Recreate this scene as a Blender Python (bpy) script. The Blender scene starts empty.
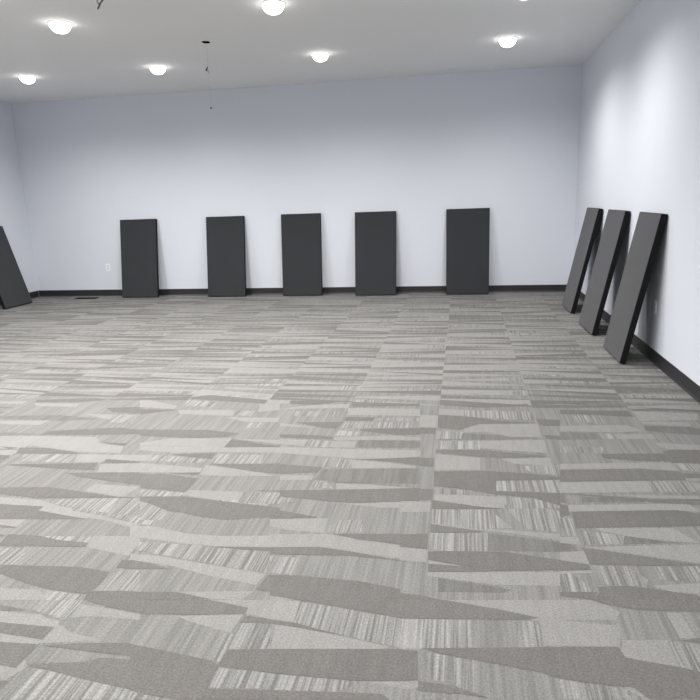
import bpy, bmesh, math, random
from mathutils import Vector, Matrix

S = bpy.context.scene
C = S.collection
random.seed(11)

# ------------------------------------------------------------------ room (metres; camera stands at the origin, back wall towards +y)
XL, XR, YB, YF, H = -6.90, 1.561, 9.336, -2.2, 3.018
TH = 0.12

# ------------------------------------------------------------------ node helpers / materials
def new_mat(name):
    m = bpy.data.materials.new(name); m.use_nodes = True
    nt = m.node_tree; b = nt.nodes['Principled BSDF']
    return m, nt, b

def node(nt, kind, **kw):
    n = nt.nodes.new(kind)
    for k, v in kw.items():
        if k in n.inputs: n.inputs[k].default_value = v
        else: setattr(n, k, v)
    return n

def plain(name, col, rough=0.6, bump=0.0, bscale=200.0, spec=0.5, var=0.0, sheen=0.0, metallic=0.0):
    m, nt, b = new_mat(name)
    b.inputs['Base Color'].default_value = (*col, 1)
    b.inputs['Roughness'].default_value = rough
    b.inputs['Specular IOR Level'].default_value = spec
    b.inputs['Metallic'].default_value = metallic
    tc = node(nt, 'ShaderNodeTexCoord')
    if sheen:
        b.inputs['Sheen Weight'].default_value = sheen
        b.inputs['Sheen Roughness'].default_value = 0.45
    if var:
        nz = node(nt, 'ShaderNodeTexNoise'); nz.inputs['Scale'].default_value = 1.3; nz.inputs['Detail'].default_value = 3
        nt.links.new(tc.outputs['Object'], nz.inputs['Vector'])
        r = node(nt, 'ShaderNodeValToRGB')
        r.color_ramp.elements[0].color = (*[c * (1 - var) for c in col], 1)
        r.color_ramp.elements[1].color = (*[min(1, c * (1 + var)) for c in col], 1)
        r.color_ramp.elements[0].position = 0.3; r.color_ramp.elements[1].position = 0.7
        nt.links.new(nz.outputs['Fac'], r.inputs['Fac']); nt.links.new(r.outputs['Color'], b.inputs['Base Color'])
    if bump:
        nb = node(nt, 'ShaderNodeTexNoise'); nb.inputs['Scale'].default_value = bscale; nb.inputs['Detail'].default_value = 2
        nt.links.new(tc.outputs['Object'], nb.inputs['Vector'])
        bp = node(nt, 'ShaderNodeBump'); bp.inputs['Strength'].default_value = bump; bp.inputs['Distance'].default_value = 0.002
        nt.links.new(nb.outputs['Fac'], bp.inputs['Height']); nt.links.new(bp.outputs['Normal'], b.inputs['Normal'])
    return m

def emit(name, col, s):
    m = bpy.data.materials.new(name); m.use_nodes = True
    nt = m.node_tree; nt.nodes.clear()
    e = node(nt, 'ShaderNodeEmission'); e.inputs['Color'].default_value = (*col, 1); e.inputs['Strength'].default_value = s
    o = node(nt, 'ShaderNodeOutputMaterial'); nt.links.new(e.outputs[0], o.inputs[0])
    return m

def lens_mat(name, col, s):
    """domed lens standing in for lamp bloom: emission set to fall from crown to rim"""
    m = bpy.data.materials.new(name); m.use_nodes = True
    nt = m.node_tree; nt.nodes.clear(); L = nt.links.new
    tc = node(nt, 'ShaderNodeTexCoord'); sp = node(nt, 'ShaderNodeSeparateXYZ'); L(tc.outputs['Normal'], sp.inputs[0])
    ng = node(nt, 'ShaderNodeMath', operation='MULTIPLY'); ng.inputs[1].default_value = -1.0; L(sp.outputs['Z'], ng.inputs[0])
    mx = node(nt, 'ShaderNodeMath', operation='MAXIMUM'); mx.inputs[1].default_value = 0.0; L(ng.outputs[0], mx.inputs[0])
    pw = node(nt, 'ShaderNodeMath', operation='POWER'); pw.inputs[1].default_value = 4.0; L(mx.outputs[0], pw.inputs[0])
    ma = node(nt, 'ShaderNodeMath', operation='MULTIPLY_ADD'); ma.inputs[1].default_value = s; ma.inputs[2].default_value = 8.0; L(pw.outputs[0], ma.inputs[0])
    e = node(nt, 'ShaderNodeEmission'); e.inputs['Color'].default_value = (*col, 1); L(ma.outputs[0], e.inputs['Strength'])
    o = node(nt, 'ShaderNodeOutputMaterial'); L(e.outputs[0], o.inputs[0])
    return m

def carpet(name, dark, light, contrast_pos=(0.4, 0.6), sx=75.0, sy=2.5, isl=0.0):
    """tufted loop carpet; yarn stripes run along y and change across x"""
    m, nt, b = new_mat(name)
    L = nt.links.new
    b.inputs['Roughness'].default_value = 0.95
    b.inputs['Specular IOR Level'].default_value = 0.15
    b.inputs['Sheen Weight'].default_value = CARPET_SHEEN
    b.inputs['Sheen Roughness'].default_value = 0.5
    tc = node(nt, 'ShaderNodeTexCoord'); geo = node(nt, 'ShaderNodeNewGeometry')
    mp = node(nt, 'ShaderNodeMapping'); mp.inputs['Scale'].default_value = (sx, sy, 1)
    L(tc.outputs['Object'], mp.inputs['Vector'])
    off = node(nt, 'ShaderNodeVectorMath', operation='ADD')
    sc = node(nt, 'ShaderNodeMath', operation='MULTIPLY'); sc.inputs[1].default_value = 37.0
    L(geo.outputs['Random Per Island'], sc.inputs[0])
    cmb = node(nt, 'ShaderNodeCombineXYZ'); L(sc.outputs[0], cmb.inputs['Z'])
    L(mp.outputs[0], off.inputs[0]); L(cmb.outputs[0], off.inputs[1])
    nz = node(nt, 'ShaderNodeTexNoise'); nz.inputs['Scale'].default_value = 1.0; nz.inputs['Detail'].default_value = 2.5; nz.inputs['Roughness'].default_value = 0.6
    L(off.outputs[0], nz.inputs['Vector'])
    rp = node(nt, 'ShaderNodeValToRGB')
    rp.color_ramp.elements[0].position = contrast_pos[0]; rp.color_ramp.elements[1].position = contrast_pos[1]
    rp.color_ramp.elements[0].color = (*dark, 1); rp.color_ramp.elements[1].color = (*light, 1)
    L(nz.outputs['Fac'], rp.inputs['Fac'])
    # loop grain
    gr = node(nt, 'ShaderNodeTexNoise'); gr.inputs['Scale'].default_value = 150.0; gr.inputs['Detail'].default_value = 2.0
    L(tc.outputs['Object'], gr.inputs['Vector'])
    mr = node(nt, 'ShaderNodeMapRange'); mr.inputs['From Min'].default_value = 0.3; mr.inputs['From Max'].default_value = 0.7
    mr.inputs['To Min'].default_value = 0.80; mr.inputs['To Max'].default_value = 1.20
    L(gr.outputs['Fac'], mr.inputs['Value'])
    iv = node(nt, 'ShaderNodeMapRange'); iv.inputs['To Min'].default_value = 1 - isl; iv.inputs['To Max'].default_value = 1 + isl
    L(geo.outputs['Random Per Island'], iv.inputs['Value'])
    mu = node(nt, 'ShaderNodeMath', operation='MULTIPLY'); L(mr.outputs[0], mu.inputs[0]); L(iv.outputs[0], mu.inputs[1])
    vm = node(nt, 'ShaderNodeVectorMath', operation='SCALE'); L(rp.outputs['Color'], vm.inputs[0]); L(mu.outputs[0], vm.inputs['Scale'])
    L(vm.outputs[0], b.inputs['Base Color'])
    bp = node(nt, 'ShaderNodeBump'); bp.inputs['Strength'].default_value = 0.35; bp.inputs['Distance'].default_value = 0.003
    L(gr.outputs['Fac'], bp.inputs['Height']); L(bp.outputs['Normal'], b.inputs['Normal'])
    return m

CARPET_SHEEN = 0.0
M_WALL = plain('wall_paint', (0.675, 0.705, 0.77), 0.75, 0.15, 260, 0.3)
M_CEIL = plain('ceiling_paint', (0.83, 0.83, 0.83), 0.85, 0.2, 180, 0.2)
M_BASE = plain('cove_base_vinyl', (0.021, 0.021, 0.024), 0.5, 0.0, 1, 0.5, 0.12)
M_FAB = plain('panel_fabric', (0.031, 0.0325, 0.0375), 0.85, 0.5, 900, 0.25, 0.06, 0.25)
M_EDGE = plain('panel_edge_fabric', (0.010, 0.010, 0.011), 0.9, 0.4, 900, 0.15)
M_BACKING = plain('panel_backing', (0.012, 0.012, 0.013), 0.9)
M_TRIM = plain('light_trim_white', (0.8, 0.8, 0.79), 0.4)
M_LENS = lens_mat('led_lens', (1.0, 0.975, 0.94), 12.0)
M_PLATE = plain('outlet_white_plastic', (0.9, 0.9, 0.91), 0.35)
M_SLOT = plain('outlet_slot_dark', (0.02, 0.02, 0.02), 0.6)
M_RECEPT = plain('outlet_receptacle', (0.66, 0.67, 0.69), 0.35)
M_VENT = plain('vent_bronze', (0.006, 0.006, 0.006), 0.8, spec=0.1)
M_HOLE = plain('dark_opening', (0.004, 0.004, 0.004), 0.95, spec=0.0)
M_WIRE = plain('wire_grey', (0.5, 0.5, 0.5), 0.5)
M_WIREDK = plain('wire_dark', (0.09, 0.085, 0.085), 0.5)
M_TAG = plain('wire_connector_white', (0.85, 0.85, 0.85), 0.4)
C_MID = carpet('carpet_mid_stripe', (0.139, 0.138, 0.133), (0.186, 0.183, 0.177), (0.35, 0.65), 70, 2.0)
C_SOFT = carpet('carpet_soft_band', (0.116, 0.113, 0.108), (0.147, 0.144, 0.138), (0.35, 0.65), 40, 3.0, 0.06)
C_LIGHT = carpet('carpet_light_band', (0.194, 0.191, 0.185), (0.217, 0.214, 0.208), (0.3, 0.7), 45, 6.0, 0.02)
C_STRIPE = carpet('carpet_bright_stripe', (0.124, 0.122, 0.117), (0.245, 0.243, 0.236), (0.36, 0.63), 95, 1.6, 0.06)
C_DARK = carpet('carpet_dark_band', (0.113, 0.110, 0.105), (0.129, 0.124, 0.120), (0.3, 0.7), 45, 6.0, 0.03)

# ------------------------------------------------------------------ mesh helpers
def link_bm(name, bm, mats, parent=None, smooth=False, kind=None):
    me = bpy.data.meshes.new(name); bm.to_mesh(me); bm.free()
    for m in (mats if isinstance(mats, (list, tuple)) else [mats]): me.materials.append(m)
    if smooth:
        for f in me.polygons: f.use_smooth = True
    o = bpy.data.objects.new(name, me); C.objects.link(o)
    if parent: o.parent = parent
    if kind: o['kind'] = kind
    return o

def bm_box(bm, a, b, bevel=0.0, seg=2):
    r = bmesh.ops.create_cube(bm, size=1.0)
    vs = r['verts']
    for v in vs:
        v.co = Vector([a[i] + (v.co[i] + 0.5) * (b[i] - a[i]) for i in range(3)])
    if bevel:
        es = list({e for v in vs for e in v.link_edges})
        bmesh.ops.bevel(bm, geom=es, offset=bevel, segments=seg, profile=0.5, affect='EDGES')
    return bm

def box(name, a, b, m, parent=None, bevel=0.0, kind=None, seg=2):
    bm = bmesh.new(); bm_box(bm, a, b, bevel, seg)
    return link_bm(name, bm, m, parent, False, kind)

def lathe(name, prof, m, parent=None, n=40, smooth=True):
    """prof: list of (r, z)"""
    bm = bmesh.new(); rings = []
    for r, z in prof:
        if r < 1e-6: rings.append([bm.verts.new((0, 0, z))])
        else: rings.append([bm.verts.new((r * math.cos(2 * math.pi * k / n), r * math.sin(2 * math.pi * k / n), z)) for k in range(n)])
    for A, B in zip(rings, rings[1:]):
        for k in range(n):
            a0, a1 = A[k % len(A)], A[(k + 1) % len(A)]; b0, b1 = B[k % len(B)], B[(k + 1) % len(B)]
            vs = []
            for v in (a0, a1, b1, b0):
                if v not in vs: vs.append(v)
            if len(vs) > 2: bm.faces.new(vs)
    bmesh.ops.recalc_face_normals(bm, faces=bm.faces)
    return link_bm(name, bm, m, parent, smooth)

def tube(name, pts, rad, m, parent=None, n=8):
    bm = bmesh.new(); pts = [Vector(q) for q in pts]; rings = []
    for i, q in enumerate(pts):
        d = (pts[min(i + 1, len(pts) - 1)] - pts[max(i - 1, 0)]).normalized()
        u = d.cross(Vector((0, 1, 0)) if abs(d.y) < 0.9 else Vector((1, 0, 0))).normalized(); w = d.cross(u)
        r = rad[i] if isinstance(rad, (list, tuple)) else rad
        rings.append([bm.verts.new(q + r * (math.cos(2 * math.pi * k / n) * u + math.sin(2 * math.pi * k / n) * w)) for k in range(n)])
    for A, B in zip(rings, rings[1:]):
        for k in range(n): bm.faces.new((A[k], A[(k + 1) % n], B[(k + 1) % n], B[k]))
    bm.faces.new(rings[0]); bm.faces.new(rings[-1])
    bmesh.ops.recalc_face_normals(bm, faces=bm.faces)
    return link_bm(name, bm, m, parent, True)

def thing(name, label, cat, loc=(0, 0, 0), group=None):
    o = bpy.data.objects.new(name, None); C.objects.link(o)
    o.empty_display_size = 0.1
    o.location = loc; o['label'] = label; o['category'] = cat
    if group: o['group'] = group
    return o

def copy_thing(src, label, loc=None, matrix=None):
    r = src.copy(); C.objects.link(r); r['label'] = label
    if loc is not None: r.location = loc
    if matrix is not None: r.matrix_world = matrix
    for ch in list(src.children):
        c = ch.copy(); C.objects.link(c); c.parent = r
        for g in list(ch.children):
            d = g.copy(); C.objects.link(d); d.parent = c
    return r

# ------------------------------------------------------------------ carpet: measured bands on the floor plane (x, y in metres)
# D dark plain band, L light plain band, S bright barcode stripes, E soft band
CARPET = [
('D',[(-1.636,1.747),(-1.508,1.732),(-1.612,1.715)]),
('D',[(-1.342,1.57),(-1.203,1.6),(-1.057,1.619),(-1.026,1.562),(-1.145,1.563)]),
('D',[(-1.338,1.486),(-1.152,1.519),(-1.118,1.541),(-1.019,1.549),(-0.953,1.429),(-1.03,1.438),(-1.158,1.454),(-1.245,1.472),(-1.316,1.476)]),
('D',[(-1.344,1.812),(-1.174,1.833),(-1.14,1.771),(-1.215,1.781)]),
('D',[(-1.369,1.409),(-1.339,1.413),(-1.346,1.38)]),
('L',[(-1.608,1.71),(-1.455,1.718),(-1.336,1.668),(-1.289,1.643),(-1.149,1.617),(-1.357,1.58),(-1.424,1.601),(-1.545,1.632)]),
('L',[(-1.345,1.788),(-1.098,1.763),(-1.082,1.732),(-1.269,1.73),(-1.334,1.711)]),
('L',[(-1.444,1.503),(-1.363,1.509),(-1.326,1.479),(-1.354,1.416),(-1.372,1.413)]),
('S',[(-1.304,1.473),(-1.154,1.458),(-1.03,1.438),(-0.92,1.425),(-0.905,1.397),(-1.316,1.341)]),
('S',[(-1.5,1.793),(-1.344,1.812),(-1.349,1.699),(-1.499,1.735)]),
('E',[(-1.545,1.632),(-1.413,1.608),(-1.384,1.567),(-1.484,1.554)]),
('D',[(-1.174,1.833),(-0.89,1.868),(-0.73,1.841),(-0.733,1.808),(-0.934,1.778),(-1.091,1.763),(-1.14,1.771)]),
('L',[(-0.882,1.869),(-0.738,1.886),(-0.731,1.844)]),
('L',[(-0.738,1.886),(-0.666,1.895),(-0.635,1.793),(-0.726,1.809)]),
('L',[(-0.966,1.768),(-0.736,1.805),(-0.747,1.707),(-0.913,1.748)]),
('D',[(-0.73,1.8),(-0.634,1.79),(-0.628,1.77),(-0.732,1.763)]),
('S',[(-0.724,1.761),(-0.628,1.768),(-0.592,1.65),(-0.726,1.633)]),
('D',[(-1.055,1.614),(-0.937,1.601),(-0.757,1.575),(-0.73,1.557),(-0.725,1.421),(-0.806,1.41),(-0.951,1.425)]),
('D',[(-0.724,1.629),(-0.592,1.65),(-0.561,1.549),(-0.73,1.557)]),
('S',[(-0.727,1.548),(-0.561,1.549),(-0.543,1.487),(-0.726,1.467)]),
('D',[(-0.724,1.463),(-0.541,1.483),(-0.53,1.447),(-0.725,1.421)]),
('S',[(-0.765,1.7),(-0.732,1.704),(-0.73,1.574),(-0.757,1.575)]),
('S',[(-0.949,1.421),(-0.806,1.41),(-0.934,1.393)]),
('L',[(-0.666,1.895),(-0.558,1.903),(-0.549,1.788),(-0.635,1.793)]),
('D',[(-0.634,1.79),(-0.534,1.782),(-0.369,1.741),(-0.522,1.761),(-0.628,1.77)]),
('S',[(-0.556,1.897),(-0.423,1.885),(-0.308,1.866),(-0.196,1.853),(-0.183,1.708),(-0.369,1.741),(-0.523,1.766),(-0.548,1.783)]),
('L',[(-0.608,1.773),(-0.361,1.737),(-0.214,1.708),(-0.239,1.696),(-0.592,1.65)]),
('D',[(-0.592,1.65),(-0.182,1.703),(-0.17,1.568),(-0.298,1.551),(-0.468,1.549),(-0.561,1.549)]),
('D',[(-0.573,1.906),(-0.206,1.951),(-0.196,1.851),(-0.301,1.867),(-0.423,1.885),(-0.521,1.901)]),
('S',[(-0.561,1.547),(-0.376,1.549),(-0.28,1.55),(-0.349,1.501),(-0.541,1.483)]),
('D',[(-0.541,1.483),(-0.349,1.501),(-0.216,1.511),(-0.191,1.492),(-0.53,1.447)]),
('L',[(-0.28,1.551),(-0.169,1.566),(-0.167,1.541)]),
('D',[(-0.206,1.951),(-0.052,1.97),(0.125,1.942),(0.267,1.911),(0.201,1.893),(-0.196,1.851)]),
('L',[(-0.045,1.971),(0.347,2.019),(0.313,1.781),(0.264,1.774),(0.265,1.891),(0.125,1.942)]),
('S',[(-0.196,1.848),(0.043,1.873),(0.041,1.736),(-0.182,1.703)]),
('S',[(0.194,1.887),(0.246,1.893),(0.261,1.86),(0.25,1.763),(0.183,1.755)]),
('D',[(-0.182,1.701),(-0.126,1.701),(-0.118,1.579),(-0.17,1.568)]),
('D',[(-0.114,1.715),(0.312,1.775),(0.292,1.637),(0.238,1.658),(0.046,1.684),(-0.057,1.697)]),
('S',[(-0.094,1.696),(-0.042,1.694),(-0.042,1.581),(-0.077,1.584)]),
('S',[(-0.02,1.684),(0.046,1.684),(0.044,1.554),(-0.018,1.568)]),
('D',[(-0.117,1.575),(-0.013,1.569),(0.088,1.537),(0.004,1.541),(-0.115,1.536)]),
('L',[(-0.169,1.564),(-0.117,1.575),(-0.115,1.548),(-0.166,1.533)]),
('D',[(0.449,2.032),(0.818,2.077),(0.795,2.009),(0.59,1.994),(0.504,2.01)]),
('L',[(0.347,2.019),(0.449,2.032),(0.502,2.005),(0.535,1.976),(0.512,1.932),(0.331,1.909)]),
('L',[(0.331,1.909),(0.518,1.902),(0.494,1.799),(0.313,1.781)]),
('L',[(0.514,1.834),(0.649,1.851),(0.645,1.724),(0.485,1.758)]),
('S',[(0.647,1.846),(0.728,1.843),(0.733,1.826),(0.698,1.719),(0.645,1.724)]),
('D',[(0.312,1.776),(0.488,1.799),(0.501,1.751),(0.642,1.732),(0.698,1.719),(0.66,1.607),(0.525,1.588),(0.493,1.629),(0.412,1.63),(0.292,1.637)]),
('S',[(0.292,1.637),(0.411,1.626),(0.475,1.619),(0.525,1.588),(0.28,1.556)]),
('D',[(0.684,1.851),(0.75,1.874),(0.741,1.849)]),
('L',[(0.683,1.99),(0.728,1.995),(0.737,1.872),(0.688,1.866)]),
('D',[(-2.191,2.448),(-2.07,2.445),(-1.839,2.402),(-1.689,2.374),(-2.095,2.327)]),
('L',[(-2.101,2.458),(-1.757,2.434),(-1.413,2.358),(-1.386,2.308),(-1.599,2.375),(-1.842,2.406)]),
('L',[(-2.237,2.506),(-2.053,2.525),(-1.796,2.43),(-2.098,2.454),(-2.199,2.458)]),
('D',[(-1.961,2.207),(-1.818,2.213),(-1.704,2.189),(-1.558,2.181),(-1.548,2.15),(-1.927,2.115),(-1.945,2.137)]),
('S',[(-1.824,2.208),(-1.569,2.229),(-1.553,2.173),(-1.699,2.181)]),
('L',[(-1.565,2.237),(-1.361,2.26),(-1.332,2.206),(-1.332,2.106),(-1.548,2.15)]),
('D',[(-1.823,1.983),(-1.485,2.008),(-1.345,1.99),(-1.34,1.911),(-1.358,1.846),(-1.529,1.857),(-1.652,1.887),(-1.777,1.925)]),
('D',[(-1.343,2.078),(-1.306,2.073),(-1.276,2.019),(-1.336,2.019)]),
('D',[(-1.361,1.864),(-1.2,1.88),(-1.174,1.833),(-1.344,1.812)]),
('S',[(-1.337,1.991),(-1.232,2.017),(-1.164,1.888),(-1.338,1.867)]),
('S',[(-1.916,2.1),(-1.803,2.113),(-1.732,1.993),(-1.823,1.983)]),
('L',[(-1.711,1.841),(-1.548,1.848),(-1.485,1.795),(-1.658,1.774)]),
('S',[(-1.525,1.851),(-1.352,1.837),(-1.359,1.81),(-1.508,1.792)]),
('S',[(-1.87,2.544),(-1.53,2.579),(-1.417,2.367),(-1.62,2.41),(-1.802,2.439)]),
('D',[(-1.45,2.588),(-1.185,2.615),(-1.015,2.592),(-0.87,2.567),(-0.845,2.484),(-1.036,2.436),(-1.188,2.456),(-1.349,2.507)]),
('S',[(-1.185,2.615),(-0.893,2.645),(-0.876,2.586),(-1.016,2.595)]),
('S',[(-1.568,2.554),(-1.372,2.534),(-1.34,2.349),(-1.463,2.362)]),
('L',[(-1.449,2.337),(-1.339,2.345),(-1.157,2.3),(-1.003,2.3),(-0.797,2.326),(-0.77,2.238),(-0.989,2.218),(-1.161,2.225),(-1.344,2.245),(-1.405,2.255)]),
('D',[(-0.987,2.214),(-0.769,2.234),(-0.761,2.209),(-0.88,2.206)]),
('S',[(-1.336,2.214),(-1.077,2.219),(-0.984,2.206),(-0.759,2.201),(-0.731,2.056),(-0.9,2.077),(-1.056,2.108),(-1.203,2.128),(-1.322,2.152)]),
('L',[(-1.331,2.121),(-1.199,2.121),(-1.042,2.095),(-0.882,2.072),(-0.729,2.049),(-0.745,1.976),(-0.94,2.011),(-1.118,2.058),(-1.309,2.079)]),
('D',[(-1.309,2.079),(-1.216,2.068),(-1.116,2.037),(-1.276,2.019)]),
('D',[(-0.719,2.044),(-0.712,2.045),(-0.68,1.941),(-0.735,1.946)]),
('D',[(-1.199,1.878),(-1.027,1.899),(-0.885,1.874),(-1.174,1.833)]),
('L',[(-1.027,1.899),(-0.741,1.94),(-0.767,1.883),(-0.885,1.874)]),
('D',[(-0.867,2.557),(-0.736,2.533),(-0.626,2.502),(-0.839,2.466)]),
('L',[(-0.839,2.466),(-0.58,2.499),(-0.571,2.373),(-0.732,2.381),(-0.821,2.405)]),
('D',[(-0.625,2.673),(-0.277,2.709),(-0.275,2.689),(-0.507,2.656)]),
('L',[(-0.552,2.644),(-0.228,2.689),(-0.224,2.635),(-0.361,2.624)]),
('S',[(-0.541,2.489),(-0.426,2.502),(-0.409,2.391),(-0.571,2.373)]),
('L',[(-0.8,2.336),(-0.561,2.366),(-0.41,2.342),(-0.198,2.303),(-0.191,2.209),(-0.368,2.231),(-0.539,2.264),(-0.77,2.238)]),
('D',[(-0.535,2.369),(-0.248,2.401),(-0.24,2.318),(-0.409,2.334)]),
('D',[(-0.769,2.234),(-0.572,2.261),(-0.41,2.238),(-0.269,2.207),(-0.197,2.197),(-0.43,2.21),(-0.754,2.184)]),
('S',[(-0.75,2.173),(-0.626,2.172),(-0.627,2.055),(-0.715,2.058)]),
('D',[(-0.712,2.045),(-0.596,2.054),(-0.371,2.046),(-0.212,2.016),(-0.206,1.951),(-0.573,1.906),(-0.675,1.923)]),
('L',[(-0.673,1.918),(-0.583,1.917),(-0.58,1.906),(-0.666,1.895)]),
('D',[(-0.127,2.714),(0.029,2.691),(0.153,2.665),(-0.124,2.636)]),
('L',[(-0.276,2.699),(-0.132,2.703),(-0.132,2.607),(-0.266,2.592)]),
('L',[(-0.072,2.72),(0.212,2.759),(0.215,2.672),(0.091,2.678)]),
('S',[(-0.124,2.63),(0.135,2.654),(0.22,2.502),(0.086,2.471),(-0.118,2.508)]),
('L',[(-0.119,2.535),(0.086,2.488),(0.412,2.474),(0.405,2.425),(0.201,2.459),(0.061,2.468),(-0.118,2.5)]),
('D',[(-0.126,2.499),(-0.015,2.476),(0.11,2.457),(0.002,2.437),(-0.123,2.428)]),
('S',[(-0.123,2.423),(0.118,2.449),(0.109,2.304),(-0.12,2.282)]),
('E',[(0.118,2.449),(0.441,2.406),(0.468,2.339),(0.113,2.309)]),
('D',[(-0.248,2.397),(-0.131,2.414),(-0.129,2.296),(-0.238,2.299)]),
('L',[(-0.238,2.294),(-0.125,2.292),(-0.124,2.202),(-0.229,2.197)]),
('D',[(-0.124,2.277),(0.175,2.311),(0.384,2.275),(0.374,2.206),(0.152,2.173),(0.018,2.191),(-0.121,2.217)]),
('L',[(-0.121,2.214),(0.018,2.188),(-0.119,2.192)]),
('D',[(-0.119,2.189),(0.018,2.188),(0.152,2.177),(0.048,2.154),(-0.117,2.138)]),
('L',[(-0.116,2.132),(0.372,2.193),(0.359,2.103),(0.132,2.082),(0.003,2.097),(-0.115,2.109)]),
('E',[(-0.078,2.101),(0.075,2.081),(0.187,2.058),(0.158,2.037),(-0.075,2.014)]),
('D',[(-0.209,1.992),(-0.123,1.985),(-0.066,1.969),(-0.206,1.951)]),
('S',[(0.183,2.716),(0.441,2.677),(0.446,2.486),(0.285,2.496)]),
('D',[(0.492,2.673),(0.941,2.735),(1.031,2.712),(0.995,2.604),(0.485,2.531)]),
('D',[(0.451,2.744),(0.483,2.728),(0.479,2.644),(0.433,2.621)]),
('D',[(0.383,2.272),(0.486,2.253),(0.487,2.22),(0.373,2.202)]),
('L',[(0.373,2.199),(0.487,2.217),(0.488,2.199),(0.37,2.181)]),
('L',[(0.485,2.738),(0.942,2.796),(1.047,2.759),(1.036,2.727),(0.925,2.737),(0.484,2.676)]),
('D',[(0.831,2.823),(1.07,2.828),(1.06,2.798),(0.851,2.802)]),
('S',[(0.432,2.612),(0.483,2.617),(0.478,2.465),(0.418,2.458)]),
('L',[(0.409,2.449),(0.481,2.458),(0.482,2.396),(0.402,2.402)]),
('L',[(0.567,2.54),(0.876,2.574),(0.948,2.463),(0.821,2.464),(0.674,2.487),(0.572,2.524)]),
('S',[(0.495,2.516),(0.666,2.486),(0.651,2.422),(0.49,2.396)]),
('E',[(0.666,2.486),(0.87,2.455),(0.651,2.419)]),
('L',[(0.499,2.382),(0.944,2.452),(0.896,2.31),(0.692,2.346),(0.585,2.363)]),
('D',[(0.482,2.373),(0.584,2.358),(0.69,2.339),(0.893,2.3),(0.89,2.293),(0.745,2.276),(0.491,2.257)]),
('L',[(0.392,2.333),(0.486,2.351),(0.488,2.26),(0.384,2.275)]),
('S',[(0.37,2.18),(0.414,2.191),(0.478,2.081),(0.354,2.066)]),
('S',[(0.503,2.248),(0.621,2.262),(0.677,2.178),(0.658,2.133),(0.494,2.125)]),
('S',[(0.722,2.267),(0.89,2.293),(0.855,2.187),(0.719,2.183)]),
('L',[(0.68,2.142),(0.853,2.18),(0.83,2.112),(0.739,2.113)]),
('D',[(0.491,2.113),(0.597,2.132),(0.72,2.117),(0.826,2.1),(0.818,2.077),(0.462,2.033),(0.492,2.083)]),
('D',[(0.354,2.066),(0.485,2.082),(0.462,2.033),(0.35,2.042)]),
('D',[(-2.605,3.43),(-2.17,3.527),(-2.014,3.496),(-1.978,3.428),(-2.295,3.385),(-2.625,3.358)]),
('E',[(-2.933,3.386),(-2.637,3.374),(-2.881,3.319)]),
('L',[(-2.881,3.319),(-2.587,3.343),(-2.235,3.355),(-2.153,3.263),(-1.977,3.23),(-1.944,3.126),(-2.194,3.119),(-2.54,3.182),(-2.757,3.163)]),
('D',[(-2.149,3.279),(-1.972,3.269),(-1.977,3.23),(-2.09,3.246)]),
('D',[(-2.611,3.15),(-2.443,3.158),(-2.185,3.105),(-2.2,3.089),(-2.571,3.061)]),
('D',[(-2.752,3.157),(-2.607,3.144),(-2.671,3.123)]),
('L',[(-2.722,3.119),(-2.608,3.128),(-2.571,3.011),(-2.643,3.019)]),
('L',[(-2.185,3.084),(-1.809,3.109),(-1.766,3.027),(-1.967,3.037),(-1.987,2.988),(-2.142,2.979)]),
('S',[(-2.517,3.06),(-2.185,3.084),(-2.168,2.963),(-2.47,2.963)]),
('D',[(-1.979,3.036),(-1.759,3.014),(-1.752,3.001),(-1.959,2.982)]),
('D',[(-2.508,2.912),(-1.994,2.979),(-1.963,2.888),(-2.129,2.885),(-2.472,2.899)]),
('L',[(-1.972,2.962),(-1.752,3.001),(-1.69,2.883),(-1.923,2.861)]),
('D',[(-2.097,2.836),(-1.69,2.883),(-1.613,2.737),(-1.758,2.758),(-1.988,2.796)]),
('D',[(-2.339,2.634),(-2.086,2.666),(-1.861,2.632),(-1.666,2.597),(-1.542,2.603),(-1.843,2.568),(-2.044,2.543),(-2.285,2.567)]),
('L',[(-1.852,2.725),(-1.601,2.715),(-1.646,2.599),(-1.868,2.643)]),
('S',[(-1.938,2.548),(-1.64,2.589),(-1.617,2.439),(-1.8,2.469),(-1.935,2.496)]),
('L',[(-2.261,2.536),(-2.033,2.527),(-1.892,2.48),(-1.749,2.454),(-1.563,2.416),(-1.736,2.369),(-2.104,2.447),(-2.191,2.448)]),
('S',[(-1.64,2.589),(-1.54,2.599),(-1.45,2.428),(-1.592,2.432)]),
('D',[(-2.017,3.503),(-1.569,3.531),(-1.341,3.487),(-1.396,3.425),(-1.59,3.392),(-1.961,3.395)]),
('L',[(-1.75,3.372),(-1.363,3.404),(-1.362,3.268),(-1.881,3.245),(-1.902,3.284)]),
('D',[(-1.36,3.395),(-1.11,3.321),(-1.035,3.312),(-1.031,3.297),(-1.359,3.259)]),
('L',[(-1.335,3.397),(-1.061,3.404),(-1.044,3.342),(-1.226,3.374)]),
('L',[(-1.878,3.239),(-1.028,3.288),(-1.006,3.21),(-1.381,3.191),(-1.622,3.155),(-1.847,3.18)]),
('D',[(-1.637,3.133),(-1.376,3.177),(-1.366,3.092),(-1.515,3.107)]),
('S',[(-1.738,3.115),(-1.515,3.107),(-1.372,3.077),(-1.412,3.033),(-1.697,3.034)]),
('S',[(-1.359,3.164),(-1.089,3.174),(-1.073,3.051),(-1.33,3.032)]),
('L',[(-1.809,3.109),(-1.727,3.116),(-1.697,3.034),(-1.766,3.027)]),
('L',[(-1.752,3.001),(-1.374,2.97),(-1.359,2.907),(-1.69,2.883)]),
('D',[(-1.362,3.024),(-0.964,3.066),(-0.929,2.941),(-1.085,2.951)]),
('L',[(-1.368,3.01),(-1.088,2.958),(-0.941,2.91),(-1.216,2.883),(-1.349,2.883)]),
('D',[(-1.68,2.863),(-1.527,2.878),(-1.413,2.852),(-1.342,2.842),(-1.337,2.753),(-1.339,2.685),(-1.595,2.704)]),
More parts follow.
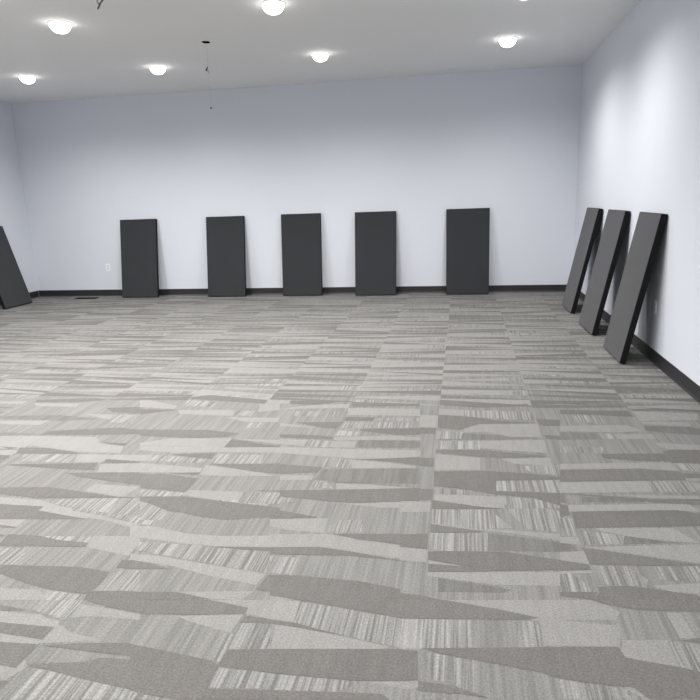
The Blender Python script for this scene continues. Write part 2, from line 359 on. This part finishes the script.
('D',[(-1.533,2.89),(-1.362,2.914),(-1.359,2.882)]),
('S',[(-1.59,2.693),(-1.344,2.673),(-1.355,2.629),(-1.551,2.62)]),
('L',[(-1.338,2.707),(-1.048,2.714),(-1.038,2.599),(-1.242,2.63),(-1.345,2.652)]),
('S',[(-1.048,2.714),(-0.866,2.722),(-0.834,2.61),(-1.038,2.599)]),
('E',[(-1.035,2.738),(-0.874,2.749),(-0.868,2.728)]),
('D',[(-1.545,2.61),(-1.338,2.637),(-1.038,2.599),(-0.823,2.572),(-0.802,2.498),(-1.073,2.459),(-1.34,2.488),(-1.53,2.579)]),
('S',[(-1.519,2.56),(-1.367,2.545),(-1.32,2.405),(-1.431,2.393)]),
('D',[(-1.042,3.711),(-0.733,3.742),(-0.76,3.613),(-0.866,3.63)]),
('L',[(-1.144,3.692),(-0.864,3.623),(-1.128,3.638)]),
('D',[(-1.087,3.494),(-0.887,3.5),(-0.747,3.479),(-0.75,3.436),(-1.072,3.442)]),
('L',[(-1.066,3.42),(-0.892,3.418),(-0.894,3.324),(-1.044,3.342)]),
('S',[(-0.88,3.419),(-0.758,3.413),(-0.749,3.312),(-0.894,3.324)]),
('L',[(-0.746,3.414),(-0.602,3.417),(-0.599,3.325),(-0.745,3.322)]),
('E',[(-0.595,3.443),(-0.23,3.458),(-0.224,3.352),(-0.588,3.326)]),
('S',[(-0.733,3.742),(-0.313,3.774),(-0.317,3.659),(-0.726,3.634)]),
('D',[(-0.611,3.625),(-0.244,3.672),(-0.236,3.554),(-0.379,3.542),(-0.606,3.591)]),
('S',[(-0.743,3.59),(-0.603,3.574),(-0.617,3.506),(-0.751,3.501)]),
('L',[(-0.747,3.479),(-0.378,3.532),(-0.233,3.505),(-0.231,3.474),(-0.583,3.444),(-0.737,3.431)]),
('L',[(-1.031,3.297),(-0.746,3.3),(-0.221,3.317),(-0.216,3.224),(-0.539,3.167),(-0.769,3.188),(-1.006,3.21)]),
('D',[(-0.561,3.165),(-0.409,3.179),(-0.216,3.224),(-0.208,3.11),(-0.361,3.143)]),
('S',[(-0.74,3.163),(-0.583,3.163),(-0.574,3.045),(-0.731,3.043)]),
('L',[(-0.581,3.15),(-0.359,3.13),(-0.229,3.098),(-0.228,3.082),(-0.568,3.04)]),
('D',[(-0.961,3.056),(-0.815,3.048),(-0.719,3.036),(-0.732,2.974),(-0.927,2.936)]),
('E',[(-0.72,3.018),(-0.206,3.074),(-0.194,2.889),(-0.412,2.872),(-0.732,2.882)]),
('L',[(-0.924,2.924),(-0.744,2.934),(-0.742,2.881),(-0.907,2.865)]),
('D',[(-0.666,2.865),(-0.545,2.877),(-0.391,2.865),(-0.251,2.856),(-0.431,2.861)]),
('S',[(-0.727,2.859),(-0.654,2.855),(-0.61,2.791),(-0.724,2.802)]),
('L',[(-0.612,2.852),(-0.421,2.862),(-0.23,2.84),(-0.384,2.807),(-0.6,2.792)]),
('D',[(-0.874,2.749),(-0.598,2.782),(-0.192,2.844),(-0.183,2.708),(-0.461,2.669),(-0.603,2.659),(-0.856,2.687)]),
('S',[(-0.854,2.68),(-0.774,2.678),(-0.77,2.627),(-0.84,2.63)]),
('L',[(-0.386,2.673),(-0.183,2.702),(-0.179,2.64),(-0.307,2.636)]),
('D',[(-0.244,3.672),(-0.146,3.679),(-0.148,3.577),(-0.238,3.577)]),
('E',[(-0.132,3.612),(0.232,3.592),(0.456,3.556),(0.228,3.512),(-0.127,3.482)]),
('S',[(-0.144,3.628),(0.017,3.624),(0.005,3.509),(-0.139,3.497)]),
('L',[(0.023,3.756),(0.472,3.798),(0.47,3.58),(0.288,3.564),(0.165,3.636),(0.023,3.625)]),
('D',[(0.493,3.872),(0.614,3.881),(0.599,3.773),(0.498,3.765)]),
('D',[(0.486,3.613),(0.574,3.604),(0.565,3.54),(0.489,3.55)]),
('L',[(0.114,3.487),(0.476,3.533),(0.474,3.341),(0.219,3.361),(0.111,3.381)]),
('D',[(-0.133,3.331),(0.11,3.352),(0.324,3.32),(0.469,3.299),(0.383,3.278),(0.213,3.249),(0.107,3.253),(-0.131,3.288)]),
('S',[(-0.138,3.466),(0.114,3.487),(0.11,3.358),(-0.133,3.345)]),
('D',[(-0.215,3.21),(-0.139,3.217),(-0.139,3.098),(-0.208,3.105)]),
('L',[(-0.131,3.273),(0.107,3.24),(0.103,3.083),(-0.128,3.062)]),
('L',[(0.212,3.236),(0.475,3.273),(0.472,3.168),(0.291,3.177)]),
('S',[(0.309,3.153),(0.504,3.184),(0.496,3.06),(0.361,3.071)]),
('D',[(-0.132,3.041),(0.122,3.073),(0.302,3.066),(0.493,3.037),(0.489,3.006),(0.177,2.959),(0.171,2.848),(0.049,2.847),(-0.125,2.873)]),
('S',[(0.182,2.96),(0.488,3.001),(0.467,2.857),(0.171,2.848)]),
('D',[(0.049,2.847),(0.338,2.85),(0.466,2.851),(0.448,2.725),(0.332,2.792),(0.17,2.812)]),
('L',[(-0.121,2.787),(0.214,2.79),(0.215,2.672),(0.092,2.687),(-0.119,2.725)]),
('S',[(-0.124,2.851),(0.02,2.844),(0.02,2.791),(-0.121,2.787)]),
('D',[(-0.128,2.72),(0.002,2.688),(0.198,2.67),(-0.124,2.636)]),
('S',[(0.223,2.791),(0.457,2.784),(0.445,2.705),(0.224,2.673)]),
('D',[(-0.191,2.833),(-0.128,2.84),(-0.128,2.724),(-0.184,2.718)]),
('D',[(1.088,3.811),(1.335,3.813),(1.391,3.784),(1.357,3.684),(1.233,3.697),(1.077,3.726)]),
('L',[(0.599,3.773),(0.989,3.821),(1.066,3.725),(0.902,3.689),(0.586,3.687)]),
('L',[(1.085,3.888),(1.363,3.902),(1.361,3.826),(1.096,3.839)]),
('L',[(0.885,3.662),(1.096,3.673),(1.098,3.601),(0.879,3.582)]),
('E',[(0.584,3.67),(0.877,3.677),(0.868,3.581),(0.565,3.54)]),
('S',[(0.798,3.671),(0.896,3.663),(0.89,3.583),(0.801,3.576)]),
('L',[(1.08,3.539),(1.305,3.528),(1.28,3.455),(1.119,3.455),(1.085,3.48)]),
('S',[(0.552,3.449),(0.68,3.445),(0.675,3.359),(0.538,3.347)]),
('S',[(0.701,3.447),(0.787,3.454),(0.756,3.353),(0.696,3.361)]),
('D',[(0.746,3.352),(1.079,3.387),(1.114,3.44),(1.28,3.455),(1.234,3.316),(1.08,3.289),(0.929,3.275),(0.755,3.298)]),
('L',[(0.516,3.198),(1.074,3.27),(1.09,3.165),(0.905,3.179),(0.506,3.127)]),
('S',[(1.09,3.289),(1.224,3.315),(1.182,3.162),(1.103,3.178)]),
('D',[(0.505,3.122),(0.903,3.171),(1.086,3.153),(1.085,3.06),(0.485,2.983)]),
('L',[(0.484,2.974),(0.903,3.031),(0.898,2.911),(0.467,2.857)]),
('S',[(0.903,3.031),(1.099,3.05),(1.096,2.931),(0.907,2.912)]),
('D',[(0.466,2.851),(0.556,2.852),(0.869,2.837),(1.078,2.852),(1.073,2.838),(0.862,2.81)]),
('E',[(0.561,2.825),(0.869,2.837),(0.806,2.791),(0.552,2.774)]),
('L',[(0.719,2.862),(1.091,2.89),(1.08,2.859),(0.871,2.843)]),
('L',[(0.485,2.738),(1.011,2.803),(1.04,2.74),(0.925,2.737),(0.475,2.675)]),
('D',[(0.466,2.846),(0.484,2.848),(0.479,2.757),(0.454,2.764)]),
('D',[(-3.145,4.039),(-2.699,4.117),(-2.577,4.076),(-2.767,4.016),(-3.106,3.984)]),
('E',[(-3.165,3.678),(-2.737,3.73),(-2.4,3.674),(-2.659,3.615),(-3.118,3.62)]),
('D',[(-2.488,3.898),(-2.247,3.937),(-2.175,3.8),(-2.395,3.818)]),
('L',[(-3.112,3.97),(-2.744,3.98),(-2.727,3.904),(-3.048,3.905)]),
('L',[(-2.575,3.763),(-2.188,3.77),(-2.192,3.67),(-2.371,3.676)]),
('S',[(-2.36,3.758),(-2.164,3.752),(-2.124,3.598),(-2.31,3.622)]),
('L',[(-3.088,3.582),(-2.738,3.62),(-2.748,3.53),(-3.045,3.526)]),
('D',[(-1.963,4.188),(-1.844,4.244),(-1.366,4.155),(-1.37,4.073),(-1.713,4.109),(-1.958,4.14)]),
('D',[(-2.224,3.895),(-1.952,3.892),(-2.166,3.784)]),
('L',[(-2.353,4.139),(-1.977,3.978),(-1.976,3.912),(-2.247,3.937)]),
('S',[(-1.963,4.116),(-1.734,4.085),(-1.72,3.973),(-1.933,3.981)]),
('L',[(-1.938,3.893),(-1.524,3.922),(-1.508,3.8),(-1.886,3.813)]),
('L',[(-1.396,4.062),(-1.255,4.08),(-1.216,3.944),(-1.356,3.892)]),
('S',[(-1.517,3.902),(-1.363,3.913),(-1.358,3.811),(-1.497,3.809)]),
('L',[(-1.556,3.776),(-1.171,3.785),(-1.162,3.709),(-1.373,3.693)]),
('S',[(-1.354,3.676),(-1.226,3.697),(-1.218,3.588),(-1.349,3.584)]),
('D',[(-1.199,4.143),(-0.783,4.17),(-0.991,4.067),(-1.181,4.076)]),
('D',[(-0.75,4.15),(-0.273,4.137),(-0.271,4.095),(-0.406,4.085),(-0.732,4.041)]),
('L',[(-1.019,4.065),(-0.757,4.105),(-0.756,4.019),(-1.222,3.965)]),
('L',[(-0.756,4.019),(-0.267,4.032),(-0.258,3.892),(-0.731,3.877)]),
('D',[(-0.737,3.837),(-0.539,3.84),(-0.557,3.774),(-0.737,3.76)]),
('S',[(-0.526,3.833),(-0.255,3.853),(-0.252,3.797),(-0.531,3.776)]),
('S',[(-1.1,3.931),(-0.795,3.933),(-0.803,3.832),(-1.087,3.831)]),
('D',[(-0.143,3.92),(0.075,3.897),(0.246,3.835),(0.462,3.815),(0.121,3.771),(-0.001,3.657),(-0.134,3.68)]),
('L',[(-0.14,4.041),(0.024,4.032),(0.024,3.912),(-0.137,3.932)]),
('S',[(0.024,4.032),(0.46,4.022),(0.454,3.851),(0.037,3.894)]),
('D',[(0.47,3.889),(0.614,3.881),(0.601,3.791),(0.476,3.781)]),
('D',[(-0.137,4.155),(0.131,4.13),(0.451,4.186),(0.446,4.144),(0.13,4.088),(-0.136,4.125)]),
('L',[(-0.259,3.911),(-0.142,3.908),(-0.14,3.68),(-0.245,3.689)]),
('E',[(0.663,4.222),(1.087,4.237),(1.363,4.206),(0.906,4.154)]),
('D',[(1.073,4.125),(1.497,4.135),(1.112,4.088)]),
('L',[(1.088,4.087),(1.47,4.056),(1.433,3.943),(1.088,3.899)]),
('D',[(0.642,4.075),(1.063,4.085),(1.071,3.971),(0.874,3.994),(0.631,3.995)]),
('S',[(0.716,3.994),(0.884,3.983),(0.868,3.846),(0.705,3.852)]),
('L',[(1.075,4.186),(1.531,4.238),(1.508,4.168),(1.085,4.126)])]

COL0, TILE = -0.138, 0.61
MEASURED = [(-1.28, 1.30), (-3.62, 4.12), (XR, 4.12), (XR, 3.85), (1.08, 2.85), (0.72, 1.55)]
def inside(q, poly):
    x, y = q; r = False
    for (x0, y0), (x1, y1) in zip(poly, poly[1:] + poly[:1]):
        if (y0 > y) != (y1 > y) and x < (x1 - x0) * (y - y0) / (y1 - y0) + x0: r = not r
    return r

def clip(poly, axis, lim, keep_less):
    out = []
    for a, b in zip(poly, poly[1:] + poly[:1]):
        ia = (a[axis] <= lim) == keep_less; ib = (b[axis] <= lim) == keep_less
        if ia: out.append(a)
        if ia != ib:
            t = (lim - a[axis]) / (b[axis] - a[axis])
            out.append((a[0] + t * (b[0] - a[0]), a[1] + t * (b[1] - a[1])))
    return out

def tile_bands():
    """the same plank-like wedge pattern over the rest of the floor"""
    out = []; rnd = random.Random(5)
    k0 = math.floor((XL - COL0) / TILE)
    for k in range(k0, math.ceil((XR - COL0) / TILE)):
        x0, x1 = COL0 + k * TILE, COL0 + (k + 1) * TILE
        yl = YF + rnd.uniform(0, 0.1); yr = yl; last = 'D'
        while min(yl, yr) < YB:
            t = rnd.choices(['D', 'L', 'M', 'S', 'E'], [2.5, 3.2, 2.0, 2.0, 0.5])[0]
            if t == last: t = 'M' if last != 'M' else 'D'
            last = t
            th = {'D': rnd.uniform(.05, .11), 'L': rnd.uniform(.06, .12), 'M': rnd.uniform(.06, .12), 'S': rnd.uniform(.07, .12), 'E': rnd.uniform(.05, .1)}[t]
            lean = yl - yr
            w = rnd.uniform(0.0, 0.35)
            if (lean > 0.03) or (abs(lean) <= 0.03 and rnd.random() < .5): tl, tr = th * w, th
            else: tl, tr = th, th * w
            a, b = 0.0, 1.0
            if t in 'SM' and rnd.random() < .65:
                c = rnd.uniform(.25, .75)
                a, b = (0, c) if rnd.random() < .5 else (c, 1)
            if t != 'M':
                f = lambda u, top: (yl + (tl if top else 0)) * (1 - u) + (yr + (tr if top else 0)) * u
                quad = [(x0 + a * TILE, f(a, 0)), (x0 + b * TILE, f(b, 0)), (x0 + b * TILE, f(b, 1)), (x0 + a * TILE, f(a, 1))]
                cx = sum(q[0] for q in quad) / 4; cy = sum(q[1] for q in quad) / 4
                if not inside((cx, cy), MEASURED): out.append((t, quad))
                if b - a < 1 and t == 'S':
                    a2, b2 = (b, 1) if a == 0 else (0, a)
                    q2 = [(x0 + a2 * TILE, f(a2, 0)), (x0 + b2 * TILE, f(b2, 0)), (x0 + b2 * TILE, f(b2, 1)), (x0 + a2 * TILE, f(a2, 1))]
                    if not inside((cx, cy), MEASURED): out.append(('L', q2))
            yl += tl; yr += tr
    return out

def build_floor():
    bm = bmesh.new(); bm_box(bm, (XL - TH, YF - TH, -0.1), (XR + TH, YB + TH, 0.0))
    layer = {'S': (0.0006, 1), 'E': (0.0001, 2), 'L': (0.00035, 3), 'D': (0.00085, 4)}
    count = dict.fromkeys(layer, 0)
    for t, poly in CARPET + tile_bands():
        for ax, lim, less in ((0, XR, True), (0, XL, False), (1, YB, True), (1, YF, False)):
            if len(poly) > 2: poly = clip(poly, ax, lim, less)
        q = []
        for p_ in poly:
            if not q or (abs(p_[0] - q[-1][0]) + abs(p_[1] - q[-1][1])) > 1e-4: q.append(p_)
        if len(q) < 3: continue
        area = sum(a[0] * b[1] - a[1] * b[0] for a, b in zip(q, q[1:] + q[:1]))
        if abs(area) < 1e-5: continue
        if area < 0: q = q[::-1]
        z, mi = layer[t]; count[t] += 1; z += (count[t] % 110) * 2.2e-6
        f = bm.faces.new([bm.verts.new((x, y, z)) for x, y in q]); f.material_index = mi
    return link_bm('floor', bm, [C_MID, C_STRIPE, C_SOFT, C_LIGHT, C_DARK], None, False, 'structure')
build_floor()

# ------------------------------------------------------------------ shell
box('ceiling', (XL - TH, YF - TH, H), (XR + TH, YB + TH, H + 0.12), M_CEIL, kind='structure')
box('wall_back', (XL - TH, YB, 0), (XR + TH, YB + TH, H), M_WALL, kind='structure')
box('wall_left', (XL - TH, YF, 0), (XL, YB, H), M_WALL, kind='structure')
box('wall_right', (XR, YF, 0), (XR + TH, YB, H), M_WALL, kind='structure')
box('wall_front', (XL - TH, YF - TH, 0), (XR + TH, YF, H), M_WALL, kind='structure')

def baseboard(name, a, b, inward):
    """4 inch cove base: flat strip with a small flared toe and rounded top, swept from a to b"""
    prof = [(0.0, 0.0), (0.013, 0.0), (0.011, 0.004), (0.006, 0.012), (0.0035, 0.022), (0.0035, 0.098), (0.0022, 0.1012), (0.0, 0.1016)]
    bm = bmesh.new(); a, b, n = Vector(a), Vector(b), Vector(inward); rows = []
    for q in (a, b): rows.append([bm.verts.new(q + n * d + Vector((0, 0, z + 0.001))) for d, z in prof])
    k = len(prof)
    for i in range(k): bm.faces.new((rows[0][i], rows[0][(i + 1) % k], rows[1][(i + 1) % k], rows[1][i]))
    bm.faces.new(rows[0]); bm.faces.new(rows[1][::-1])
    bmesh.ops.recalc_face_normals(bm, faces=bm.faces)
    return link_bm(name, bm, M_BASE, None, False, 'structure')
baseboard('baseboard_back', (XL, YB, 0), (XR, YB, 0), (0, -1, 0))
baseboard('baseboard_left', (XL, YF, 0), (XL, YB - 0.013, 0), (1, 0, 0))
baseboard('baseboard_right', (XR, YF, 0), (XR, YB - 0.013, 0), (-1, 0, 0))

# ------------------------------------------------------------------ acoustic panels (local: x width, z up the panel, +y thickness towards the wall)
PW, PL, PT = 0.6048, 1.2096, 0.0523
def make_panel(label):
    t = thing('acoustic_panel', label, 'acoustic panel', group='charcoal acoustic panels leaning on the walls')
    fr = box('edge_frame', (-PW / 2, 0.004, 0), (PW / 2, PT - 0.003, PL), M_EDGE, t, 0.003, seg=2)
    # taut fabric face, slightly crowned, wrapped over a softened rim
    bm = bmesh.new(); nx, nz = 12, 24; ins = 0.005
    grid = []
    for j in range(nz + 1):
        row = []
        for i in range(nx + 1):
            u, v = i / nx, j / nz
            x = -PW / 2 + ins + u * (PW - 2 * ins); z = ins + v * (PL - 2 * ins)
            d = min(u * PW, (1 - u) * PW, v * PL, (1 - v) * PL)
            y = 0.0
            row.append(bm.verts.new((x, y, z)))
        grid.append(row)
    for j in range(nz):
        for i in range(nx): bm.faces.new((grid[j][i], grid[j][i + 1], grid[j + 1][i + 1], grid[j + 1][i]))
    ed = [e for e in bm.edges if e.is_boundary]
    ex = bmesh.ops.extrude_edge_only(bm, edges=ed)
    for v in [g for g in ex['geom'] if isinstance(g, bmesh.types.BMVert)]: v.co.y = 0.008
    bmesh.ops.recalc_face_normals(bm, faces=bm.faces)
    f = link_bm('fabric_face', bm, M_FAB, t, False); f['label'] = 'charcoal grey fabric face'
    box('backing_board', (-PW / 2 + 0.02, PT - 0.006, 0.02), (PW / 2 - 0.02, PT, PL - 0.02), M_BACKING, t)
    return t

def panel_matrix(foot, wall_dir, off, yaw=0.0, tilt=None):
    """foot: floor point below the face's lower edge; wall_dir: unit vector to the wall; off: its distance from the wall"""
    w = Matrix.Rotation(yaw, 3, 'Z') @ Vector(wall_dir); clear = 0.002
    s = tilt if tilt is not None else math.asin((off - clear - PT * 0.97) / PL)
    up = w * math.sin(s) + Vector((0, 0, 1)) * math.cos(s)
    n = w * math.cos(s) - Vector((0, 0, 1)) * math.sin(s)
    xax = n.cross(up)
    m = Matrix((xax, n, up)).transposed().to_4x4()
    m.translation = Vector((foot[0], foot[1], PT * math.sin(s) + 0.003))
    return m

proto = make_panel('')
spots = []
for x, off, lab in ((-4.9674, .2495, 'charcoal acoustic panel leaning on the back wall right beside the white electrical outlet'),
                    (-3.542, .233, 'charcoal acoustic panel on the back wall, second from the left of the five there'),
                    (-2.3559, .1944, 'charcoal acoustic panel in the middle of the row of five along the back wall'),
                    (-1.2363, .2427, 'charcoal acoustic panel on the back wall, fourth from the left of the five there'),
                    (0.0893, .2164, 'charcoal acoustic panel on the back wall, the one of its row nearest the right corner')):
    spots.append((panel_matrix((x, YB - off), (0, 1, 0), off), lab))
for y, off, tilt, yaw, lab in ((7.8455, .3095, .206, .0226, 'charcoal acoustic panel leaning on the right wall, farthest of three, nearest the room corner'),
                    (6.6483, .3076, .2011, .0402, 'charcoal acoustic panel leaning on the right wall, the middle one of three'),
                    (5.5569, .288, .1938, .0073, 'charcoal acoustic panel on the right wall, nearest of three, partly covering an outlet')):
    spots.append((panel_matrix((XR - off, y), (1, 0, 0), off, yaw, tilt), lab))
LEFT_OFF = 0.368
spots.append((panel_matrix((XL + LEFT_OFF, 8.36), (-1, 0, 0), LEFT_OFF), 'dark acoustic panel leaning alone on the left wall, cut by the edge of the photo'))
for i, (mw, lab) in enumerate(spots):
    if i == 0: proto.matrix_world = mw; proto['label'] = lab
    else: copy_thing(proto, lab, matrix=mw)

# ------------------------------------------------------------------ recessed LED downlights
SPOT_W = 128.0
def make_light(label, loc):
    t = thing('recessed_light', label, 'ceiling light', loc, 'round recessed downlights in the ceiling')
    lathe('trim_ring', [(0.0915, -0.001), (0.092, -0.0055), (0.096, -0.007), (0.103, -0.005), (0.106, 0.0)], M_TRIM, t)
    l = lathe('lens', [(0.0925 * math.cos(a) ** 0.8, -0.004 - 0.078 * math.sin(a)) for a in [math.pi / 2 * k / 12 for k in range(12)]] + [(0.0, -0.082)], M_LENS, t)  # dome depth imitates the bloom around a flush downlight
    l['label'] = 'glowing white lens'
    sd = bpy.data.lights.get('downlight_beam')
    if sd is None:
        sd = bpy.data.lights.new('downlight_beam', 'SPOT')
        sd.energy = SPOT_W; sd.color = (1.0, 0.975, 0.94); sd.spot_size = math.radians(162); sd.spot_blend = 1.0; sd.shadow_soft_size = 0.035
    b = bpy.data.objects.new('downlight_beam', sd); C.objects.link(b); b.parent = t; b.location = (0, 0, -0.12)
    return t
LIGHTS = [(-3.57, 5.66, 'bright recessed ceiling light near the top left, beside a short hanging wire end'),
          (-5.345, 7.62, 'bright recessed ceiling light nearest the left wall, close to the rear left corner'),
          (-3.61, 7.64, 'bright recessed ceiling light just left of the dark ceiling hole with dangling wire'),
          (-1.58, 5.66, 'biggest bright recessed ceiling light, at the top edge between hole and photo centre'),
          (-1.60, 7.61, 'bright recessed ceiling light close to the back wall, just right of the photo centre top'),
          (0.48, 7.58, 'bright recessed ceiling light nearest the rear right corner of the room'),
          (0.50, 5.86, 'recessed ceiling light at the very top edge of the photo towards the right wall')]
for x, ys in ((-5.45, (3.8, 1.85, -0.1)), (-3.63, (4.75, 3.8, 2.8, 1.85, -0.1)), (-1.62, (4.75, 3.8, 2.8, 1.85, -0.1)), (0.49, (1.85, -0.1))):  # visible grid carried forward, with in-between rows added to brighten the floor
    for y in ys:
        LIGHTS.append((x, y, 'unseen ceiling light, from the guessed grid and its added fill rows, nearer than the photo shows, lighting the room from overhead'))
LIGHTS.append((-5.45, 5.77, 'unseen ceiling light, from the guessed grid and its added fill rows, nearer than the photo shows, lighting the room from overhead'))
L0 = None
for x, y, lab in LIGHTS:
    if L0 is None: L0 = make_light(lab, (x, y, H))
    else: copy_thing(L0, lab, (x, y, H))

# ------------------------------------------------------------------ outlets
def make_outlet(label, matrix):
    """local: x right, z up, -y out of the wall; origin on the wall at the plate centre"""
    t = thing('electrical_outlet', label, 'outlet', group='white wall outlets')
    box('cover_plate', (-0.037, -0.006, -0.058), (0.037, 0, 0.058), M_PLATE, t, 0.003)
    for s in (1, -1):
        r = box('socket', (-0.0165, -0.0085, s * 0.0195 - 0.0145), (0.0165, -0.0055, s * 0.0195 + 0.0145), M_RECEPT, t, 0.0014)
        r['label'] = 'slightly darker socket face'
        for dx in (-0.0065, 0.0065):
            box('slot', (dx - 0.0012, -0.0088, s * 0.0195 - 0.002), (dx + 0.0012, -0.0080, s * 0.0195 + 0.007), M_SLOT, r)
    sc = bmesh.new(); bmesh.ops.create_uvsphere(sc, u_segments=10, v_segments=6, radius=0.0032)
    for v in sc.verts: v.co.y = v.co.y * 0.4 - 0.006
    link_bm('screw', sc, M_RECEPT, t, True)
    t.matrix_world = matrix
    return t
OUT = make_outlet('small white electrical outlet low on the back wall, left of the first panel', Matrix.Translation((-5.596, YB - 0.0005, 0.463)))
copy_thing(OUT, 'white electrical outlet low on the right wall behind the nearest leaning panel',
           matrix=Matrix.Translation((XR - 0.0005, 5.405, 0.448)) @ Matrix.Rotation(math.radians(-90), 4, 'Z'))

# ------------------------------------------------------------------ floor register
fv = thing('floor_vent', 'slim dark floor vent in the carpet near the back wall, below the outlet', 'vent', (-5.885, 9.085, 0.001))
bm = bmesh.new()
for a, b in (((-.19, -.065, 0), (.19, -.053, .006)), ((-.19, .053, 0), (.19, .065, .006)), ((-.19, -.053, 0), (-.172, .053, .006)), ((.172, -.053, 0), (.19, .053, .006))):
    bm_box(bm, a, b, 0.0015, 1)
link_bm('frame', bm, M_VENT, fv)
bm = bmesh.new()
for k in range(15): bm_box(bm, (-.165 + k * .0236 - .004, -.054, 0.001), (-.165 + k * .0236 + .004, .054, .0045))
link_bm('grille', bm, M_VENT, fv)
box('duct_opening', (-.172, -.053, 0.0), (.172, .053, .001), M_HOLE, fv)

# ------------------------------------------------------------------ wires left dangling from two holes in the ceiling
def ragged_disc(name, rx, ry, z0, z1, m, parent, seed):
    bm = bmesh.new(); rr = random.Random(seed); n = 18; lo, hi = [], []
    for k in range(n):
        a = 2 * math.pi * k / n; s = rr.uniform(.78, 1.08)
        lo.append(bm.verts.new((rx * s * math.cos(a), ry * s * math.sin(a), z0))); hi.append(bm.verts.new((rx * s * math.cos(a), ry * s * math.sin(a), z1)))
    bm.faces.new(lo); bm.faces.new(hi)
    for k in range(n): bm.faces.new((lo[k], lo[(k + 1) % n], hi[(k + 1) % n], hi[k]))
    bmesh.ops.recalc_face_normals(bm, faces=bm.faces)
    return link_bm(name, bm, m, parent)

w = thing('dangling_wire', 'thin wire dangling from a ragged dark hole in the ceiling, with a small dot end', 'wire', (-2.608, 6.701, H))
ragged_disc('ceiling_hole', 0.042, 0.05, -0.004, -0.0005, M_HOLE, w, 3)['label'] = 'ragged black hole'
tube('wire', [(0.0, 0, -0.003), (0.004, 0, -0.07), (0.006, 0, -0.15), (-0.004, 0, -0.20), (-0.016, 0, -0.26), (-0.006, 0, -0.34), (0.0, 0, -0.45), (-0.002, 0, -0.6395)], 0.0009, M_WIRE, w)
tube('connector', [(-0.032, 0, -0.225), (-0.03, 0, -0.205), (-0.022, 0, -0.185), (-0.012, 0, -0.172)], [0.006, 0.008, 0.007, 0.003], M_TAG, w)
tube('wire_nut', [(-0.026, 0, -0.278), (-0.016, 0, -0.258), (-0.004, 0, -0.236)], [0.007, 0.0085, 0.005], M_WIREDK, w)
tube('wire_tail', [(-0.010, 0, -0.262), (0.0, 0, -0.282), (0.008, 0, -0.305)], 0.0022, M_WIREDK, w)
bm = bmesh.new(); bmesh.ops.create_uvsphere(bm, u_segments=12, v_segments=8, radius=0.011)
for v in bm.verts: v.co += Vector((-0.002, 0, -0.641))
link_bm('wire_end', bm, M_WIREDK, w, True)

w2 = thing('wire_pigtail', 'short forked wire end hanging at the top left edge, beside the large ceiling light', 'wire', (-2.58, 4.721, H))
ragged_disc('ceiling_hole', 0.04, 0.045, -0.004, -0.0005, M_HOLE, w2, 8)
tube('wire', [(0.0, 0, -0.003), (-0.004, 0, -0.08), (-0.026, 0, -0.14), (-0.055, 0, -0.165), (-0.066, 0, -0.185), (-0.079, 0, -0.202)], [.003, .0045, .0055, .006, .006, .005], M_WIREDK, w2)
tube('wire_strand', [(-0.012, 0, -0.003), (-0.062, 0, -0.09), (-0.076, 0, -0.14), (-0.066, 0, -0.17)], .004, M_WIREDK, w2)

# ------------------------------------------------------------------ camera and world
cd = bpy.data.cameras.new('camera'); cam = bpy.data.objects.new('camera', cd); C.objects.link(cam)
cd.sensor_width = 36.0; cd.sensor_fit = 'HORIZONTAL'; cd.lens = 628.684 / 700 * 36
cd.clip_start = 0.05; cd.clip_end = 100
rx, ry, rz = (0.98484088, 0.16999837, -0.03448183), (-0.0064036, 0.23428423, 0.97214705), (0.17334197, -0.95718931, 0.23182129)
cm = Matrix((rx, ry, rz)).transposed().to_4x4(); cm.translation = (0, 0, 1.3813)
cam.matrix_world = cm
S.camera = cam
wd = bpy.data.worlds.new('world'); S.world = wd; wd.use_nodes = True
wd.node_tree.nodes['Background'].inputs[0].default_value = (0.02, 0.02, 0.022, 1)
S.view_settings.view_transform = 'Standard'; S.view_settings.look = 'None'
S.view_settings.exposure = 0.0; S.view_settings.gamma = 1.0; S.view_settings.use_curve_mapping = False
S.cycles.max_bounces = 12; S.cycles.diffuse_bounces = 8
S.cycles.use_denoising = True
S.cycles.sample_clamp_indirect = 20.0
